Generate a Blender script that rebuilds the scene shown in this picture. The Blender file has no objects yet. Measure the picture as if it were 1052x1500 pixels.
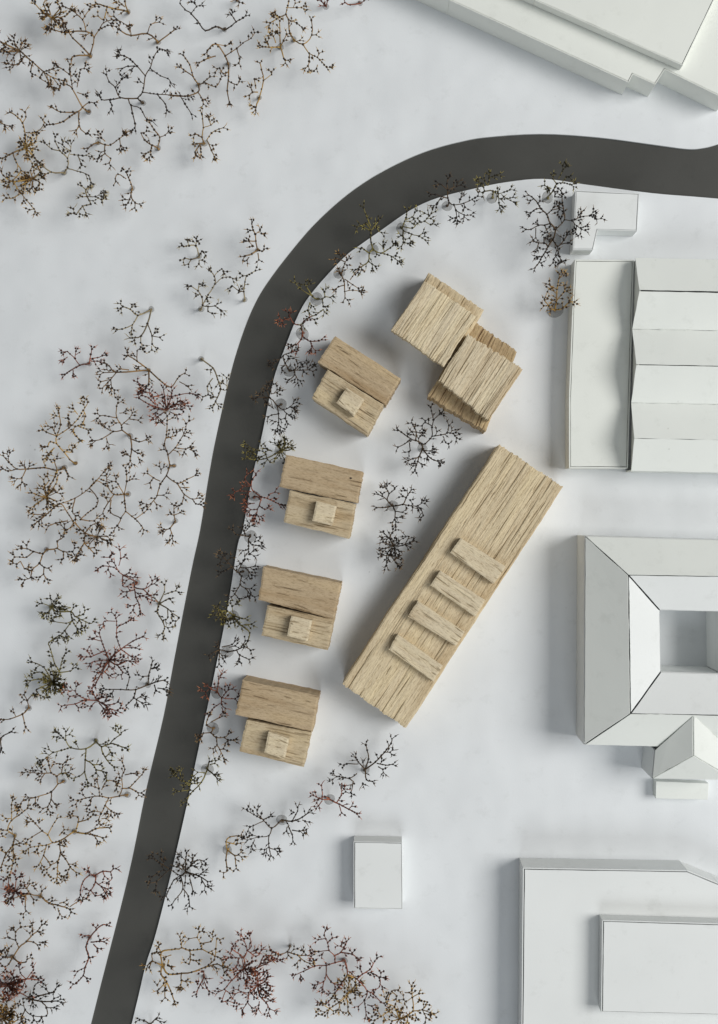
import bpy, bmesh, math, random
from mathutils import Vector, noise as mnoise

# ------------------------------------------------------------------ camera, world, lamps, exposure
scene = bpy.context.scene
S = 0.0005            # one unit of the plan drawing = half a millimetre on the table-top model
H = 1600.0            # camera height above the base board in plan units
NX, NY = 575.0, 750.0 # plan point straight below the camera

cam_d = bpy.data.cameras.new('camera')
cam = bpy.data.objects.new('camera', cam_d)
scene.collection.objects.link(cam)
cam.location = (0, 0, H * S)
cam.rotation_euler = (0, 0, 0)
cam_d.sensor_fit = 'VERTICAL'
cam_d.sensor_height = 24.0
cam_d.lens = 24.0 * H / 1500.0
cam_d.shift_x = (526 - NX) / 1500.0
cam_d.shift_y = -(750 - NY) / 1500.0
cam_d.clip_start = 0.01
cam_d.clip_end = 50
scene.camera = cam

world = bpy.data.worlds.new('World')
scene.world = world
world.use_nodes = True
bg = world.node_tree.nodes['Background']
bg.inputs[0].default_value = (0.90, 0.95, 1.0, 1)
bg.inputs[1].default_value = 0.16

def area(name, loc, size, power, col):
    d = bpy.data.lights.new(name, 'AREA')
    d.shape = 'RECTANGLE'; d.size = size[0]; d.size_y = size[1]
    d.energy = power; d.color = col
    o = bpy.data.objects.new(name, d)
    scene.collection.objects.link(o)
    o.location = loc
    o.rotation_euler = (-Vector(loc)).to_track_quat('-Z', 'Y').to_euler()
    return o
area('window_light', (3.7, 0.42, 3.45), (2.7, 2.7), 224, (1.0, 0.985, 0.955))
area('room_light', (0.2, -3.9, 3.4), (2.4, 2.0), 66, (0.93, 0.97, 1.0))

vs = scene.view_settings
vs.view_transform = 'Standard'; vs.look = 'None'
vs.exposure = 0.0; vs.gamma = 1.0; vs.use_curve_mapping = False

# ------------------------------------------------------------------ helpers
C = scene.collection
random.seed(7)

def at(px, py, z=0.0):
    """plan units seen from above at height z -> metres"""
    k = (H - z) / H * S
    return Vector(((px - NX) * k, -(py - NY) * k, z * S))

def link(name, me, mat, parent=None, loc=None):
    o = bpy.data.objects.new(name, me)
    C.objects.link(o)
    if mat: me.materials.append(mat)
    if parent: o.parent = parent
    if loc is not None: o.location = loc
    return o

def root(name, loc, label, cat, group=None):
    o = bpy.data.objects.new(name, None)
    C.objects.link(o)
    o.location = loc; o.empty_display_size = 0.01
    o['label'] = label; o['category'] = cat
    if group: o['group'] = group
    return o

def mesh(name, verts, faces, smooth=False):
    me = bpy.data.meshes.new(name)
    me.from_pydata(verts, [], faces)
    if smooth: me.polygons.foreach_set('use_smooth', [True] * len(me.polygons))
    me.update()
    return me

def fix(me, bev=0.0):
    bm = bmesh.new(); bm.from_mesh(me)
    bmesh.ops.recalc_face_normals(bm, faces=bm.faces)
    if bev:
        bmesh.ops.bevel(bm, geom=list(bm.edges), offset=bev, segments=1, affect='EDGES', clamp_overlap=True)
    bm.to_mesh(me); bm.free()
    return me

def slab(name, top, bot, mat, parent, bev=0.35):
    """closed panel between two matching world-space outlines"""
    n = len(top); off = parent.matrix_basis.translation if parent else Vector()
    v = [Vector(p) - off for p in top] + [Vector(p) - off for p in bot]
    f = [list(range(n)), list(range(2 * n - 1, n - 1, -1))]
    f += [[i, i + n, (i + 1) % n + n, (i + 1) % n] for i in range(n)]
    return link(name, fix(mesh(name, v, f), bev * S), mat, parent)

def ragged(pts, amp=0.22, step=13.0):
    """hand-cut edge: extra points along every side, a hair out of line"""
    out = []; n = len(pts)
    c = sum(pts, Vector()) / n
    for i in range(n):
        a, b = pts[i], pts[(i + 1) % n]
        m = max(1, int((b - a).length / S / step))
        out.append(a)
        d = (c - (a + b) / 2); e = (b - a).normalized(); d = d - e * d.dot(e); d.normalize()
        for k in range(1, m):
            out.append(a.lerp(b, (k + random.uniform(-.25, .25)) / m) + d * random.uniform(-amp, amp) * S)
    return out

def prism(name, outline, z0, z1, mat, parent, bev=0.35):
    t = ragged([at(x, y, z1) for x, y in outline])
    b = [Vector((p.x, p.y, z0 * S)) for p in t]
    return slab(name, t, b, mat, parent, bev)

def panel(name, pts, thick, mat, parent, shrink=0.5, lift=0.0):
    """flat card panel through (plan x, plan y, z) points, thickness going inward"""
    p = [at(*q) for q in pts]
    c = sum(p, Vector()) / len(p)
    nrm = Vector()
    for i in range(len(p)):
        nrm += (p[i] - c).cross(p[(i + 1) % len(p)] - c)
    nrm.normalize()
    if nrm.z < 0: nrm = -nrm
    q = []
    n = len(p)
    for i in range(n):   # move every corner inward so that the joints stay open
        a = (p[i - 1] - p[i]).normalized(); b = (p[(i + 1) % n] - p[i]).normalized()
        sn = max(0.35, a.cross(b).length)
        q.append(p[i] + (a + b) * (shrink * S / sn) + nrm * lift * S)
    q = ragged(q, 0.3)
    return slab(name, q, [w - nrm * thick * S for w in q], mat, parent, 0.3)

def wall(name, a, b, z0, z1, mat, parent, inward, thick=2.4, gap=0.4, mid=None):
    """upright card panel between world points a and b (xy)"""
    a = Vector((a[0], a[1], 0)); b = Vector((b[0], b[1], 0))
    d = (b - a).normalized(); n = Vector((-d.y, d.x, 0))
    if n.dot(Vector((inward[0], inward[1], 0)) - (a + b) / 2) < 0: n = -n
    a = a + d * gap * S; b = b - d * gap * S
    up = Vector((0, 0, 1))
    if mid is None:
        prof = [a + up * z0 * S, b + up * z0 * S, b + up * z1 * S, a + up * z1 * S]
    else:
        prof = [a + up * z0 * S, b + up * z0 * S] + [a.lerp(b, t) + up * z * S for t, z in mid]
    return slab(name, prof, [w + n * thick * S for w in prof], mat, parent, 0.25)

def catmull(pts, k):
    out = []
    n = len(pts)
    for i in range(n - 1):
        p0 = pts[max(i - 1, 0)]; p1 = pts[i]; p2 = pts[i + 1]; p3 = pts[min(i + 2, n - 1)]
        for j in range(k):
            t = j / k
            out.append(tuple(0.5 * ((2 * b) + (-a + c) * t + (2 * a - 5 * b + 4 * c - d) * t * t + (-a + 3 * b - 3 * c + d) * t ** 3)
                             for a, b, c, d in zip(p0, p1, p2, p3)))
    out.append(tuple(pts[-1]))
    return out

# ------------------------------------------------------------------ materials
def new_mat(name):
    m = bpy.data.materials.new(name); m.use_nodes = True
    nt = m.node_tree
    return m, nt, nt.nodes['Principled BSDF']

def nd(nt, typ, **kw):
    n = nt.nodes.new(typ)
    for k, v in kw.items():
        if isinstance(k, str) and k.startswith('i_'): n.inputs[k[2:]].default_value = v
        else: setattr(n, k, v)
    return n

def ramp(nt, stops):
    r = nt.nodes.new('ShaderNodeValToRGB')
    e = r.color_ramp.elements
    while len(e) < len(stops): e.new(0.5)
    for s, (p, c) in zip(e, stops):
        s.position = p; s.color = (c[0], c[1], c[2], 1)
    return r

def card_mat(name, col, var=0.035, rough=0.62, wave=0.0, specks=0.0):
    m, nt, b = new_mat(name)
    L = nt.links.new
    tc = nd(nt, 'ShaderNodeTexCoord')
    n1 = nd(nt, 'ShaderNodeTexNoise'); n1.inputs['Scale'].default_value = 14; n1.inputs['Detail'].default_value = 5
    n2 = nd(nt, 'ShaderNodeTexNoise'); n2.inputs['Scale'].default_value = 900; n2.inputs['Detail'].default_value = 4
    L(tc.outputs['Object'], n1.inputs['Vector']); L(tc.outputs['Object'], n2.inputs['Vector'])
    r = ramp(nt, [(0.3, [c * (1 - var * 1.6) for c in col]), (0.6, col), (0.75, [min(0.9, c * (1 + var * 0.4)) for c in col])])
    L(n1.outputs['Fac'], r.inputs['Fac'])
    last = r.outputs['Color']
    # fine smudges and handling marks
    n3 = nd(nt, 'ShaderNodeTexNoise'); n3.inputs['Scale'].default_value = 70; n3.inputs['Detail'].default_value = 8; n3.inputs['Roughness'].default_value = 0.7
    L(tc.outputs['Object'], n3.inputs['Vector'])
    r3 = ramp(nt, [(0.30, (0.93, 0.93, 0.925)), (0.44, (1, 1, 1))])
    L(n3.outputs['Fac'], r3.inputs['Fac'])
    mx = nd(nt, 'ShaderNodeMixRGB', blend_type='MULTIPLY'); mx.inputs[0].default_value = 1
    L(last, mx.inputs[1]); L(r3.outputs['Color'], mx.inputs[2]); last = mx.outputs[0]
    if specks:
        v = nd(nt, 'ShaderNodeTexVoronoi'); v.inputs['Scale'].default_value = 55
        L(tc.outputs['Object'], v.inputs['Vector'])
        rs = ramp(nt, [(0.0, (0.45, 0.44, 0.42)), (0.035, (0.7, 0.7, 0.68)), (0.05, (1, 1, 1))])
        L(v.outputs['Distance'], rs.inputs['Fac'])
        sel = nd(nt, 'ShaderNodeTexNoise'); sel.inputs['Scale'].default_value = 9
        L(tc.outputs['Object'], sel.inputs['Vector'])
        rsel = ramp(nt, [(0.52, (0, 0, 0)), (0.60, (specks,) * 3)])
        L(sel.outputs['Fac'], rsel.inputs['Fac'])
        m2 = nd(nt, 'ShaderNodeMixRGB', blend_type='MULTIPLY')
        L(rsel.outputs['Color'], m2.inputs[0]); L(last, m2.inputs[1]); L(rs.outputs['Color'], m2.inputs[2]); last = m2.outputs[0]
    L(last, b.inputs['Base Color'])
    b.inputs['Roughness'].default_value = rough
    b.inputs['Specular IOR Level'].default_value = 0.25
    bp = nd(nt, 'ShaderNodeBump'); bp.inputs['Strength'].default_value = 0.12; bp.inputs['Distance'].default_value = 0.0004
    L(n2.outputs['Fac'], bp.inputs['Height'])
    if wave:
        n4 = nd(nt, 'ShaderNodeTexNoise'); n4.inputs['Scale'].default_value = 16; n4.inputs['Detail'].default_value = 2
        L(tc.outputs['Object'], n4.inputs['Vector'])
        bw = nd(nt, 'ShaderNodeBump'); bw.inputs['Strength'].default_value = 1.0; bw.inputs['Distance'].default_value = wave
        L(n4.outputs['Fac'], bw.inputs['Height']); L(bw.outputs['Normal'], bp.inputs['Normal'])
    L(bp.outputs['Normal'], b.inputs['Normal'])
    return m

M = {}
M['ground'] = card_mat('white_base_card', (0.758, 0.782, 0.797), 0.03, 0.55, wave=0.0032, specks=0.8)
M['card'] = card_mat('white_model_card', (0.80, 0.825, 0.785), 0.03, 0.6, wave=0.0006, specks=0.4)
M['card_cool'] = card_mat('cool_white_model_card', (0.79, 0.81, 0.80), 0.03, 0.6, wave=0.0006)
M['card_warm'] = card_mat('ivory_model_card', (0.80, 0.82, 0.77), 0.03, 0.6, wave=0.0006)
M['road'] = card_mat('grey_road_card', (0.070, 0.070, 0.064), 0.10, 0.45)

def wood_mat(name, light, dark, crack):
    m, nt, b = new_mat(name)
    L = nt.links.new
    tc = nd(nt, 'ShaderNodeTexCoord')
    oi = nd(nt, 'ShaderNodeObjectInfo')
    add = nd(nt, 'ShaderNodeVectorMath', operation='ADD')
    sc = nd(nt, 'ShaderNodeVectorMath', operation='SCALE'); sc.inputs['Scale'].default_value = 3.0
    cmb = nd(nt, 'ShaderNodeCombineXYZ')
    for k in range(3): L(oi.outputs['Random'], cmb.inputs[k])
    L(cmb.outputs[0], sc.inputs[0]); L(tc.outputs['Object'], add.inputs[0]); L(sc.outputs[0], add.inputs[1])
    def streak(sx, sy, det, rough=0.6):
        mp = nd(nt, 'ShaderNodeMapping'); mp.inputs['Scale'].default_value = (sx, sy, sy)
        L(add.outputs[0], mp.inputs['Vector'])
        n = nd(nt, 'ShaderNodeTexNoise'); n.inputs['Scale'].default_value = 1; n.inputs['Detail'].default_value = det
        n.inputs['Roughness'].default_value = rough
        L(mp.outputs[0], n.inputs['Vector'])
        return n
    a = streak(30, 260, 6, 0.68); f = streak(330, 1500, 3, 0.7); w = streak(8, 60, 3)
    ra = ramp(nt, [(0.26, dark), (0.42, [x * 0.72 + y * 0.28 for x, y in zip(light, dark)]), (0.62, light)])
    L(a.outputs['Fac'], ra.inputs['Fac'])
    rf = ramp(nt, [(0.30, (0.58, 0.51, 0.44)), (0.48, (1, 1, 1)), (0.75, (1.10, 1.10, 1.10))])
    L(f.outputs['Fac'], rf.inputs['Fac'])
    m1 = nd(nt, 'ShaderNodeMixRGB', blend_type='MULTIPLY'); m1.inputs[0].default_value = 0.85
    L(ra.outputs[0], m1.inputs[1]); L(rf.outputs[0], m1.inputs[2])
    rw = ramp(nt, [(0.32, (0.78, 0.70, 0.60)), (0.5, (0.97, 0.97, 0.97)), (0.68, (1.08, 1.07, 1.0))])
    L(w.outputs['Fac'], rw.inputs['Fac'])
    m2 = nd(nt, 'ShaderNodeMixRGB', blend_type='MULTIPLY'); m2.inputs[0].default_value = 0.8
    L(m1.outputs[0], m2.inputs[1]); L(rw.outputs[0], m2.inputs[2])
    at_ = nd(nt, 'ShaderNodeAttribute', attribute_name='crack')
    m3 = nd(nt, 'ShaderNodeMixRGB'); m3.inputs[2].default_value = (*crack, 1)
    L(at_.outputs['Fac'], m3.inputs[0]); L(m2.outputs[0], m3.inputs[1])
    L(m3.outputs[0], b.inputs['Base Color'])
    b.inputs['Roughness'].default_value = 0.75
    b.inputs['Specular IOR Level'].default_value = 0.2
    bp = nd(nt, 'ShaderNodeBump'); bp.inputs['Strength'].default_value = 0.7; bp.inputs['Distance'].default_value = 0.0005
    L(f.outputs['Fac'], bp.inputs['Height'])
    b2 = nd(nt, 'ShaderNodeBump'); b2.inputs['Strength'].default_value = 0.5; b2.inputs['Distance'].default_value = 0.0008
    L(a.outputs['Fac'], b2.inputs['Height']); L(bp.outputs[0], b2.inputs['Normal'])
    L(b2.outputs[0], b.inputs['Normal'])
    return m
M['wood'] = wood_mat('pale_balsa', (0.69, 0.58, 0.395), (0.54, 0.43, 0.275), (0.20, 0.14, 0.07))
M['wood_brown'] = wood_mat('brown_balsa', (0.53, 0.415, 0.27), (0.36, 0.265, 0.16), (0.13, 0.085, 0.045))
M['wood_mid'] = wood_mat('tan_balsa', (0.58, 0.48, 0.325), (0.43, 0.34, 0.215), (0.19, 0.13, 0.07))
M['wood_light'] = wood_mat('light_balsa', (0.70, 0.605, 0.435), (0.56, 0.455, 0.305), (0.21, 0.15, 0.08))
M['wood_red'] = wood_mat('reddish_balsa', (0.52, 0.40, 0.24), (0.36, 0.23, 0.115), (0.14, 0.07, 0.035))

def twig_mat(name, a, b_, scale=90):
    m, nt, b = new_mat(name)
    L = nt.links.new
    tc = nd(nt, 'ShaderNodeTexCoord')
    oi = nd(nt, 'ShaderNodeObjectInfo')
    add = nd(nt, 'ShaderNodeVectorMath', operation='ADD')
    L(tc.outputs['Object'], add.inputs[0]); L(oi.outputs['Random'], add.inputs[1])
    n = nd(nt, 'ShaderNodeTexNoise'); n.inputs['Scale'].default_value = scale; n.inputs['Detail'].default_value = 3
    L(add.outputs[0], n.inputs['Vector'])
    r = ramp(nt, [(0.38, a), (0.62, b_)])
    L(n.outputs['Fac'], r.inputs['Fac']); L(r.outputs[0], b.inputs['Base Color'])
    b.inputs['Roughness'].default_value = 0.6
    b.inputs['Specular IOR Level'].default_value = 0.3
    return m
STY = {
 'b': (twig_mat('brown_twig', (0.105, 0.062, 0.030), (0.32, 0.19, 0.070)), twig_mat('dark_bud', (0.012, 0.008, 0.006), (0.050, 0.029, 0.014), 400)),
 'd': (twig_mat('dark_twig', (0.038, 0.025, 0.015), (0.11, 0.068, 0.032)), twig_mat('black_bud', (0.010, 0.008, 0.007), (0.022, 0.016, 0.012), 400)),
 'o': (twig_mat('ochre_twig', (0.18, 0.105, 0.038), (0.48, 0.30, 0.085)), twig_mat('brown_bud', (0.016, 0.010, 0.006), (0.075, 0.042, 0.016), 400)),
 'p': (twig_mat('pale_twig', (0.15, 0.115, 0.068), (0.38, 0.31, 0.18)), twig_mat('grey_brown_bud', (0.016, 0.012, 0.009), (0.045, 0.032, 0.020), 400)),
 'g': (twig_mat('olive_twig', (0.065, 0.052, 0.020), (0.24, 0.20, 0.055)), twig_mat('olive_bud', (0.014, 0.012, 0.008), (0.036, 0.030, 0.014), 400)),
 'r': (twig_mat('red_twig', (0.11, 0.042, 0.026), (0.33, 0.105, 0.055)), twig_mat('red_bud', (0.014, 0.007, 0.006), (0.080, 0.026, 0.017), 400)),
}
THORN = {'b': twig_mat('brown_thorn', (0.24, 0.125, 0.045), (0.52, 0.32, 0.11)), 'd': twig_mat('dark_thorn', (0.06, 0.040, 0.022), (0.20, 0.125, 0.055)),
 'o': twig_mat('ochre_thorn', (0.38, 0.20, 0.050), (0.66, 0.44, 0.13)), 'p': twig_mat('pale_thorn', (0.26, 0.20, 0.11), (0.52, 0.44, 0.25)),
 'g': twig_mat('olive_thorn', (0.14, 0.105, 0.030), (0.40, 0.34, 0.085)), 'r': twig_mat('rust_thorn', (0.30, 0.085, 0.045), (0.55, 0.20, 0.085))}
def glue_mat():
    m, nt, b = new_mat('clear_dried_glue')
    b.inputs['Base Color'].default_value = (0.50, 0.50, 0.49, 1)
    b.inputs['Roughness'].default_value = 0.25
    b.inputs['Alpha'].default_value = 0.26
    return m
M['glue'] = glue_mat()

# ------------------------------------------------------------------ base board, road, ground cards
OUT = [(62,1800),(133,1500),(186,1290),(213,1160),(239,1050),(254,970),(279,840),(293,775),(305,700),(316,641),(335,557),(347,513),(362,470),(377,437),(394,410),
       (416,380.5),(445,345),(466,322.5),(489,301),(514,280.5),(541,262),(560,251),(578,241.5),(606,228.5),(636,217.5),(672,208),(711,201),(791,196),(876,201),(960,212),(1006,218),(1028,217),(1052,211),(1110,190),(1352,120)]
INN = [(118,1800),(193,1500),(213,1416),(226,1376),(240,1323),(254,1266),(273,1183),(286,1120),(301,1050),(313,993),(333,893),(348,800),(356,775),(369,702),
       (384,637),(400,559),(415,516),(438,459),(461,424),(503,378),(526,360),(556,339),(601,308),(641,290),(696,276),(741,267),(796,262),(856,270),(956,283),(1052,291),(1352,318)]
OUTs = catmull(OUT, 4); INNs = catmull(INN, 4)
EX0, EX1, EY0, EY1 = -300, 1352, -300, 1800
CARD_T = 3.0

def flat_sheet(name, outline, z0, z1, mat):
    t = [Vector(((x - NX) * S, -(y - NY) * S, z1 * S)) for x, y in outline]
    b = [Vector((p.x, p.y, z0 * S)) for p in t]
    n = len(t)
    me = bpy.data.meshes.new(name)
    f = [list(range(n)), list(range(2 * n - 1, n - 1, -1))] + [[i, i + n, (i + 1) % n + n, (i + 1) % n] for i in range(n)]
    me.from_pydata(t + b, [], f)
    bm = bmesh.new(); bm.from_mesh(me)
    bmesh.ops.recalc_face_normals(bm, faces=bm.faces)
    bmesh.ops.triangulate(bm, faces=[x for x in bm.faces if len(x.verts) > 4])
    bm.to_mesh(me); bm.free()
    o = link(name, me, mat)
    o['kind'] = 'structure'
    return o
flat_sheet('base_board', [(EX0, EY0), (EX1, EY0), (EX1, EY1), (EX0, EY1)], -16, -8.2, M['ground'])
def shifted(pts, d):
    o = []
    for i in range(len(pts)):
        a = Vector(pts[max(i - 1, 0)]); b = Vector(pts[min(i + 1, len(pts) - 1)])
        t = (b - a).normalized(); o.append((pts[i][0] + t.y * d, pts[i][1] - t.x * d))
    return o
flat_sheet('road', shifted(OUTs, 10) + shifted(INNs, -10)[::-1], -8, -CARD_T - 0.2, M['road'])
flat_sheet('ground', OUTs + [(EX1, EY0), (EX0, EY0), (EX0, EY1)], -CARD_T, 0, M['ground'])
flat_sheet('ground', INNs + [(EX1, EY1)], -CARD_T, 0, M['ground'])

# ------------------------------------------------------------------ white card buildings
def centre(outline):
    return at(sum(p[0] for p in outline) / len(outline), sum(p[1] for p in outline) / len(outline), 0)

def inset(pts, d):
    """offset a plan outline (world xy) inward by d plan units"""
    n = len(pts)
    ar = sum(pts[i].x * pts[(i + 1) % n].y - pts[(i + 1) % n].x * pts[i].y for i in range(n))
    sg = 1 if ar > 0 else -1
    out = []
    for i in range(n):
        e1 = (pts[i] - pts[i - 1]).to_2d().normalized(); e2 = (pts[(i + 1) % n] - pts[i]).to_2d().normalized()
        n1 = Vector((-e1.y, e1.x)) * sg; n2 = Vector((-e2.y, e2.x)) * sg
        b = (n1 + n2); k = d * S / max(0.25, 1 + n1.dot(n2))
        out.append(Vector((pts[i].x + b.x * k, pts[i].y + b.y * k, pts[i].z)))
    return out

def box_building(parent, outline, z0, h, mat, gap=1.0, rim=1.9, thick=2.4, drop=0.5, wname='wall', rname='roof', shift=(0, 0)):
    """upright mitred wall cards with a roof card let in between them, an open joint all round"""
    top = [at(x, y, h) for x, y in outline]
    inn = inset(top, rim)
    n = len(top)
    for i in range(n):
        j = (i + 1) % n
        d = (top[j] - top[i]).normalized() * 0.12 * S
        q = [top[i] + d, top[j] - d, inn[j] - d, inn[i] + d]
        slab(wname, q, [Vector((p.x, p.y, z0 * S)) for p in q], mat, parent, 0.25)
    ro = ragged(inset(top, rim + gap), 0.2)
    ro = [Vector((p.x + shift[0] * S, p.y - shift[1] * S, (h - drop) * S)) for p in ro]
    return slab(rname, ro, [Vector((p.x, p.y, (h - drop - thick) * S)) for p in ro], mat, parent, 0.3)

# long hall at the top
OH = [(430,-105),(658,0),(921,121),(927,109),(960,124),(974,102),(1064,146),(1165,-70),(1165,-230),(430,-230)]
t = root('stepped_hall', centre(OH), 'long white card hall with a raised roof and stepped end, above the road', 'building')
box_building(t, OH, 0, 46, M['card_warm'], gap=0.7, rim=1.4)
box_building(t, [(560,-99),(783,0),(1000,96),(1046,0),(1110,-134),(1110,-215),(560,-215)], 46.3, 62, M['card_warm'], gap=0.6, rim=1.3, wname='upper_wall', rname='upper_roof')

# L-shaped block
OL = [(843,278.5),(936.5,283),(933.5,338.5),(875.6,337),(869,366),(839,366)]
t = root('low_block', centre(OL), 'low L shaped white card block beside the road', 'building')
box_building(t, OL, 0, 30, M['card_cool'], gap=0.55, rim=1.2)

# sawtooth building with flat wing
OW = [(842,380),(929,380.5),(920,686),(833.5,686),(833.5,580),(838,460)]
t = root('sawtooth_building', centre(OW), 'large white card building with three gabled roofs and a flat wing', 'building')
box_building(t, OW, 0, 34, M['card_warm'], gap=0.7, rim=2.0)
VZ, RZ = 50.0, 69.0
edge = [(930.5,377.5,VZ),(936.5,425.5,RZ),(926,482,VZ),(932,534,RZ),(924.5,590,VZ),(929,642,RZ),(924.5,690,VZ)]
for i in range(6):
    a, b = edge[i], edge[i + 1]
    g = (2.3, 1.4, 0.6)[i // 2] / 2          # open joint along each ridge
    if i % 2 == 0: b = (b[0], b[1] - g, b[2])
    else: a = (a[0], a[1] + g, a[2])
    ra = (1230, a[1] + 6, a[2]); rb = (1230, b[1] + 6, b[2])
    panel('roof_panel', [a, ra, rb, b], 0.9, M['card'], t, shrink=0.08)
A = at(*edge[0]); B = at(*edge[-1])
off = Vector((3.0 * S, 0, 0)); cc = at(1050, 530, 0)
ys = [at(*e).y for e in edge]
mid = [((y - A.y) / (B.y - A.y), e[2] - 3.2) for y, e in zip(ys, edge)][::-1]
wall('gable_wall', A + off, B + off, 34.3, 60, M['card_warm'], t, cc, mid=mid)
A2 = at(1226, 383, VZ); B2 = at(1226, 696, VZ)
wall('gable_wall', A2, B2, 0, 60, M['card'], t, cc, mid=mid)
wall('wall', A + off, A2, 0, VZ - 3.4, M['card'], t, cc)
wall('wall', B + off, B2, 0, VZ - 3.4, M['card'], t, cc)

# courtyard house with porch
EZ, GZ, IZ = 65.0, 92.0, 72.0
eave = [(857,785),(1170,794),(1171,1099),(855.5,1091.5)]
ridge = [(920.6,842.4),(1104,845),(1106,1049),(923.6,1045.5)]
inner = [(966.5,894),(1056,896),(1057,987),(968,984)]
t = root('courtyard_house', centre(eave), 'white card courtyard house with hipped roof ring and gabled porch', 'building')
cc = at(1012, 940, EZ)
for i in range(4):
    j = (i + 1) % 4
    panel('roof_panel', [(*eave[i], EZ), (*eave[j], EZ), (*ridge[j], GZ), (*ridge[i], GZ)], 1.1, M['card'], t, shrink=0.85)
    panel('roof_panel', [(*ridge[i], GZ), (*ridge[j], GZ), (*inner[j], IZ), (*inner[i], IZ)], 1.1, M['card_cool'], t, shrink=0.85)
    a, b = at(*eave[i], EZ), at(*eave[j], EZ)
    wall('wall', a, b, 0, EZ - 2.6, M['card_cool'], t, cc)
    a, b = at(*inner[i], IZ), at(*inner[j], IZ)
    wall('courtyard_wall', a, b, 0, IZ - 2.2, M['card_cool'], t, (a + b) - cc)
P1, P2 = (1016,1047), (1016,1107)
pe = [(959,1098.5),(955,1141),(1077,1143),(1074,1101)]
panel('porch_roof', [(*P1, GZ), (*P2, GZ), (*pe[1], EZ), (*pe[0], EZ)], 2.2, M['card'], t, shrink=0.9, lift=0.3)
panel('porch_roof', [(*P1, GZ), (*P2, GZ), (*pe[2], EZ), (*pe[3], EZ)], 2.2, M['card'], t, shrink=0.9, lift=0.3)
panel('porch_roof', [(*P2, GZ), (*pe[1], EZ), (*pe[2], EZ)], 2.2, M['card'], t, shrink=0.6)
pw = [at(x, y, EZ) for x, y in pe]
pc = at(1016, 1110, EZ)
wall('porch_wall', pw[0], pw[1], 0, EZ - 2.6, M['card_cool'], t, pc)
wall('porch_wall', pw[1], pw[2], 0, EZ - 2.6, M['card_cool'], t, pc)
wall('porch_wall', pw[2], pw[3], 0, EZ - 2.6, M['card_cool'], t, pc)
prism('step', [(961,1144.5),(1038.5,1147.5),(1037,1171.5),(960.5,1169.5)], 0, 17, M['card'], t, 0.4)

# small single block
OS = [(518,1232.5),(589,1233.7),(590,1332),(518,1331)]
t = root('small_block', centre(OS), 'small white card block standing alone below the long wooden block', 'building')
box_building(t, OS, 0, 28, M['card_cool'], gap=0.6, rim=1.0, shift=(0.45, 0.45))

# two-tier building bottom right
OB = [(766,1271),(1006.6,1275),(1052,1293.5),(1230,1366),(1230,1640),(762.5,1640)]
t = root('two_tier_building', centre(OB), 'large white card building with a raised upper storey, bottom right', 'building')
box_building(t, OB, 0, 45, M['card_cool'], gap=0.8, rim=1.5, shift=(0.6, 0.6))
OB2 = [(882,1347.6),(1160,1356),(1158,1490),(880.5,1483)]
box_building(t, OB2, 45.0, 66, M['card_cool'], gap=0.75, rim=1.4, shift=(0.6, 0.6), wname='upper_wall', rname='upper_roof')

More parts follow.
